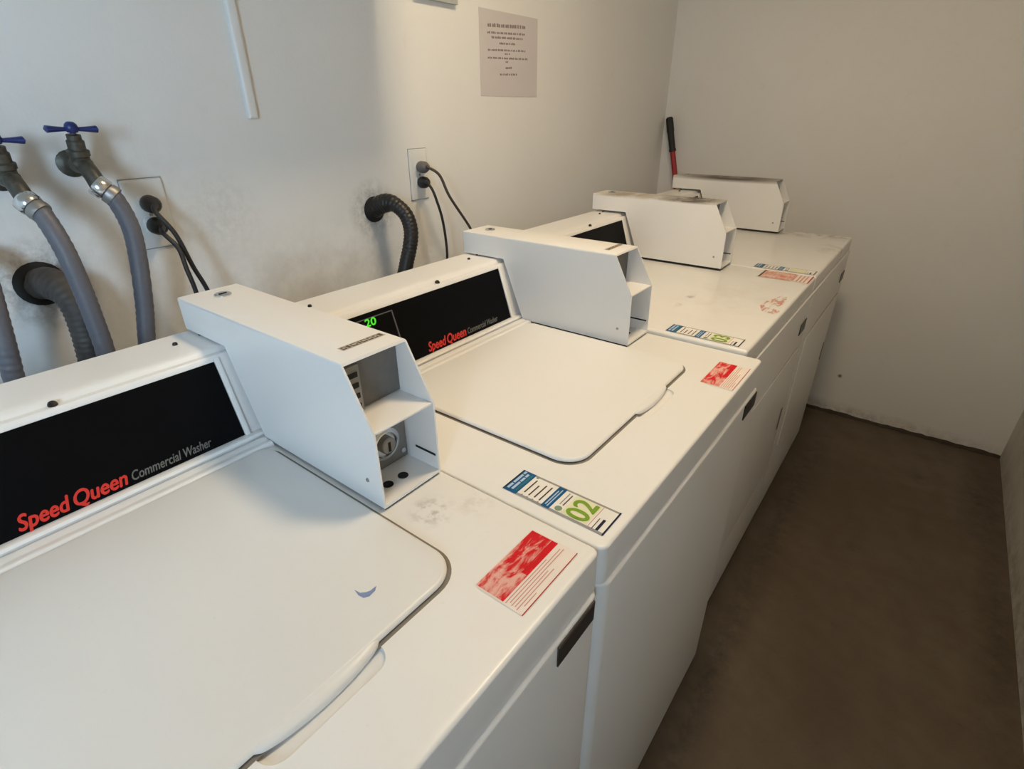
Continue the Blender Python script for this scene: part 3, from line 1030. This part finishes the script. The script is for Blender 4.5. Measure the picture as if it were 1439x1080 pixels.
def drain_hose(label, pts, r, mat):
    P = catmull(pts, 16)
    bm = bmesh.new()
    tube(bm, P, lambda i, L: r + 0.0008 * math.sin(L * 2 * PI / 0.009) + 0.0045 * max(0.0, min(1.0, (0.075 - L) / 0.03)), 18)
    ho = finish('drain_hose', bm, mat, None, 60)
    tag(ho, label, 'hose', 'washer drain hoses')
    y, z = pts[0][1], pts[0][2]
    bm = bmesh.new()
    lathe(bm, [(0.0, 0.0006), (r * 1.75, 0.0006), (r * 1.70, 0.004), (r * 1.35, 0.009), (r * 1.12, 0.010), (0, 0.010)], (0, y, z), (1, 0, 0), 22)
    finish('wall_gasket', bm, M['gasket'], ho, 40)
    return ho


drain_hose('dusty dark drain hose curving out of the wall at the left, below the faucets',
           [(0.001, -0.207, 1.068), (0.028, -0.200, 1.072), (0.058, -0.192, 1.062), (0.077, -0.189, 1.035), (0.084, -0.191, 0.995), (0.086, -0.196, 0.95), (0.088, -0.205, 0.86), (0.10, -0.25, 0.72), (0.226, -0.28, 0.64)], 0.021, M['hose_dusty'])
drain_hose('black corrugated drain hose arching out of the wall behind the second washer',
           [(0.001, 0.508, 1.096), (0.030, 0.514, 1.112), (0.062, 0.523, 1.113), (0.093, 0.532, 1.088), (0.108, 0.531, 1.050), (0.110, 0.520, 1.010), (0.108, 0.505, 0.970), (0.105, 0.485, 0.90), (0.12, 0.46, 0.74), (0.226, 0.44, 0.64)], 0.0185, M['hose_black'])


# ------------------------------------------------------------------ outlets, plugs, cords
def outlet(label, y0, y1, z0, z1):
    par = thing('wall_outlet', label, 'outlet', (0, (y0 + y1) / 2, (z0 + z1) / 2), 'white wall outlets')
    hw, hh = (y1 - y0) / 2, (z1 - z0) / 2
    bm = bmesh.new()
    rings = []
    for d, x in ((0, 0.0003), (0, 0.003), (0.0012, 0.0052), (0.004, 0.0062)):
        rings.append([(x, p, q) for p, q in inset_rr(-hw, hw, -hh, hh, (0.003,) * 4, d, 3)])
    loops(bm, rings)
    finish('cover_plate', bm, M['plate_white'], par, 40)
    finish('plate_edge_shade', box(0.0002, 0.0016, -hw - 0.0007, hw + 0.0007, -hh - 0.0014, hh + 0.0016), M['st_border'], par)  # grey frame painting the thin shadow line around the cover plate
    for s in (-1, 1):
        bm = bmesh.new()
        rings = [[(x, p, q + s * 0.0195) for p, q in inset_rr(-0.0165, 0.0165, -0.0145, 0.0145, (0.008,) * 4, d, 5)] for d, x in ((0, 0.0063), (0, 0.0078), (0.001, 0.0084))]
        loops(bm, rings)
        rc = finish('receptacle', bm, M['plate_white'], par, 40)
        bm = bmesh.new()
        for yy in (-0.0065, 0.0065):
            add_box(bm, 0.0085, 0.0088, yy - 0.0009, yy + 0.0009, s * 0.0195 - 0.001, s * 0.0195 + 0.007)
        finish('contact_slot', bm, M['slot_black'], rc)
    bm = bmesh.new()
    lathe(bm, [(0, 0), (0.0035, 0), (0.003, 0.0012), (0, 0.0014)], (0.0062, 0, 0), (1, 0, 0), 12)
    finish('screw', bm, M['steel'], par, 40)
    return par


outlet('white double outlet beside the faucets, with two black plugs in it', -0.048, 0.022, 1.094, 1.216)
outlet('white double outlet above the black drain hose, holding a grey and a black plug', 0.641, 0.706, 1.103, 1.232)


def cord(label, y, z, pts, mplug, mcord, group, down=0.35, rr=0.0042, plen=0.034):
    """plug body on the wall socket, then the flex"""
    bm = bmesh.new()
    dirv = (Vector(pts[0]) - Vector((0.0105, y, z))).normalized()
    rings = []
    for s, wy, wz in ((0.0, 0.0145, 0.0140), (0.12, 0.0162, 0.0155), (0.6, 0.0158, 0.0148), (0.85, 0.0115, 0.0105), (1.0, 0.0060, 0.0058)):
        c = Vector((0.0095, y, z)) + Vector((1, 0, 0)) * (plen * s) * 0.75 + dirv * (plen * s) * 0.25
        rings.append([c + Vector((0, wy * math.cos(2 * PI * k / 16), wz * math.sin(2 * PI * k / 16))) for k in range(16)])
    loops(bm, rings)
    end = Vector(rings[-1][0]) - Vector((0, 0.0055, 0))
    par = thing('power_cord', label, 'cord', (0, 0, 0), group)
    finish('plug', bm, mplug, par, 45)
    bm = bmesh.new()
    tube(bm, catmull([end - dirv * 0.004] + [Vector(p) for p in pts], 10), lambda i, L: rr + (0.002 * max(0, 1 - L / 0.02)), 10)
    finish('flex', bm, mcord, par, 60)
    return par


cord('dark brown plug and cord in the upper socket of the outlet beside the faucets', -0.013, 1.1745,
     [(0.060, -0.024, 1.166), (0.076, -0.008, 1.126), (0.080, 0.005, 1.064), (0.085, 0.018, 1.010), (0.09, 0.026, 0.92), (0.12, 0.01, 0.75), (0.226, -0.02, 0.68)], M['plug_brown'], M['cord_black'], 'power cords of the machines')
cord('black plug and cord in the lower socket of the outlet beside the faucets', -0.013, 1.1355,
     [(0.062, -0.022, 1.128), (0.082, -0.012, 1.102), (0.095, -0.013, 1.066), (0.100, -0.010, 1.017), (0.10, -0.010, 0.92), (0.12, -0.04, 0.75), (0.226, -0.06, 0.64)], M['plug_black'], M['cord_black'], 'power cords of the machines')
cord('grey plug and brown cord in the outlet above the black drain hose', 0.6735, 1.187,
     [(0.052, 0.662, 1.189), (0.072, 0.684, 1.168), (0.085, 0.705, 1.112), (0.090, 0.775, 1.022), (0.09, 0.83, 0.94), (0.12, 0.88, 0.8), (0.206, 0.90, 0.70)], M['plug_grey'], M['cord_brown'], 'power cords of the machines', rr=0.0038)
cord('black plug and thin cord in the outlet above the black drain hose', 0.6735, 1.148,
     [(0.050, 0.653, 1.153), (0.068, 0.654, 1.138), (0.080, 0.658, 1.108), (0.085, 0.672, 1.051), (0.088, 0.678, 0.965), (0.09, 0.665, 0.88), (0.12, 0.63, 0.75), (0.226, 0.60, 0.66)], M['plug_black'], M['cord_black'], 'power cords of the machines', rr=0.0036)

# white surface raceway dropping from the ceiling
bm = bmesh.new()
rings = []
for d, x in ((0, 0.0003), (0, 0.008), (0.002, 0.0105), (0.005, 0.0115)):
    rings.append([(x, p, q) for p, q in inset_rr(0.2145, 0.2355, 1.310, 1.6285, (0.003,) * 4, d, 3)])
loops(bm, rings)
rw = finish('cable_raceway', bm, M['raceway'], None, 40)
tag(rw, 'narrow white cable raceway running up the left wall above the outlet', 'raceway')

# ------------------------------------------------------------------ paper notice and the sign above it
bm = bmesh.new()
add_box(bm, 0.0004, 0.0011, 0.950, 1.236, 1.362, 1.578)
pn = finish('paper_notice', bm, M['paper'])
tag(pn, 'white paper notice with small centred text taped to the left wall', 'notice')
bm = bmesh.new()
rows = [(0.987, 1.174, 1.5405, 1.5505, 0.0092, 22), (0.985, 1.175, 1.5225, 1.532, 0.0058, 26), (1.004, 1.156, 1.512, 1.519, 0.0060, 22),
        (1.040, 1.123, 1.4995, 1.503, 0.0056, 12), (0.986, 1.175, 1.480, 1.488, 0.0052, 28), (1.066, 1.098, 1.474, 1.476, 0.004, 4),
        (0.985, 1.183, 1.4605, 1.467, 0.0052, 28), (1.069, 1.090, 1.454, 1.455, 0.004, 3), (1.069, 1.101, 1.438, 1.440, 0.0055, 4), (1.041, 1.130, 1.420, 1.423, 0.0056, 13)]
Rn, Un = Vector((0, 1, 0)), Vector((0, 0, 1))
for ya, yb, za, zb, hh, nw in rows:
    u = ya
    cw = (yb - ya) / nw
    k = 0
    while u < yb - 0.3 * cw:
        ln = random.choice((1, 2, 2, 3, 4))
        for j in range(ln):
            if u + cw * 0.82 > yb + 1e-6:
                break
            zc = za + (zb - za) * (u - ya) / (yb - ya)
            patch(bm, Vector((0.0011, 0, 0)), Rn, Un, u, u + cw * 0.84, zc - hh / 2, zc + hh / 2 * random.uniform(0.55, 1.0), 0.0002, 0)
            u += cw
        u += cw * 0.45
raw('printed_text', bm, M['ink'], pn)
bm = bmesh.new()
add_box(bm, 0.0004, 0.012, 0.700, 0.853, 1.5705, 1.80, 0.001)
sg = finish('wall_sign', bm, M['sign_grey'])
tag(sg, 'grey wall sign, only its lower edge showing left of the paper notice', 'sign')

# ------------------------------------------------------------------ red pole in the far corner
pp = thing('broom', 'red broom stick with black grip leaning in the far corner behind the last dryer', 'broom', (0.40, 2.19, 0.0))
P0 = Vector((0.385, 2.190, 0.06))
P1 = Vector((0.030, 2.300, 1.290))
d = (P1 - P0)
base = Vector((0.40, 2.19, 0.0))
bm = bmesh.new()
L = d.length
lathe(bm, [(0, 0), (0.0125, 0), (0.0125, L - 0.03), (0, L - 0.03)], P0 - base, d, 16)
finish('pole', bm, M['pole_red'], pp, 40)
bm = bmesh.new()
lathe(bm, [(0.0122, L - 0.155), (0.0165, L - 0.153), (0.0165, L - 0.145), (0.0150, L - 0.14), (0.0150, L - 0.07), (0.0170, L - 0.06), (0.0170, L - 0.006), (0.012, L), (0, L)], P0 - base, d, 18)
finish('grip', bm, M['grip'], pp, 40)['label'] = 'black rubber grip'
bm = box(-0.13, 0.10, -0.03, 0.03, 0.045, 0.095, 0.008)
finish('broom_head', bm, M['grip'], pp, 40)
bm = bmesh.new()
for i in range(14):
    for j in range(3):
        add_box(bm, -0.125 + i * 0.0165, -0.115 + i * 0.0165, -0.025 + j * 0.018, -0.013 + j * 0.018, 0.0005, 0.047)
o = finish('bristles', bm, M['plug_grey'], pp)
o['kind'] = 'stuff'

# ------------------------------------------------------------------ above the frame: ceiling light and an added cabinet-shaped light blocker
cl = thing('ceiling_light', 'round flush ceiling light over the second washer, above the picture', 'lamp', (LAMP_POS[0], LAMP_POS[1], ZC))
bm = bmesh.new()
lathe(bm, [(0, -0.001), (0.175, -0.001), (0.175, -0.030), (0.168, -0.052), (0.160, -0.056), (0.155, -0.052), (0.155, -0.020), (0, -0.020)], (0, 0, 0), (0, 0, 1), 48)
finish('housing', bm, M['lamp_metal'], cl, 35)
bm = bmesh.new()
lathe(bm, [(0, -0.040), (0.154, -0.040), (0.154, -0.046), (0, -0.050)], (0, 0, 0), (0, 0, 1), 48)
finish('diffuser', bm, M['bulb'], cl, 35)

wc = thing('light_blocker_cabinet', 'unseen white cabinet-shaped blocker added over the faucets to shade the left wall', 'cabinet', (0, -0.30, 1.63))
finish('body', box(0.001, 0.345, -0.83, 0.885, 0.0, 0.70, 0.002), M['plate_white'], wc)  # unseen box, added to keep lamp light off the left wall
for k in range(3):  # doors and knobs only dress the added blocker
    y0 = -0.83 + k * 0.567
    dr = finish('door', box(0.346, 0.364, y0 + 0.002, y0 + 0.565, 0.003, 0.697, 0.002), M['plate_white'], wc)
    kb = bmesh.new()
    lathe(kb, [(0, 0), (0.006, 0), (0.006, 0.012), (0.014, 0.018), (0.013, 0.026), (0, 0.028)], (0.364, y0 + (0.52 if k % 2 == 0 else 0.045), 0.06), (1, 0, 0), 16)
    finish('knob', kb, M['chrome'], dr, 40)
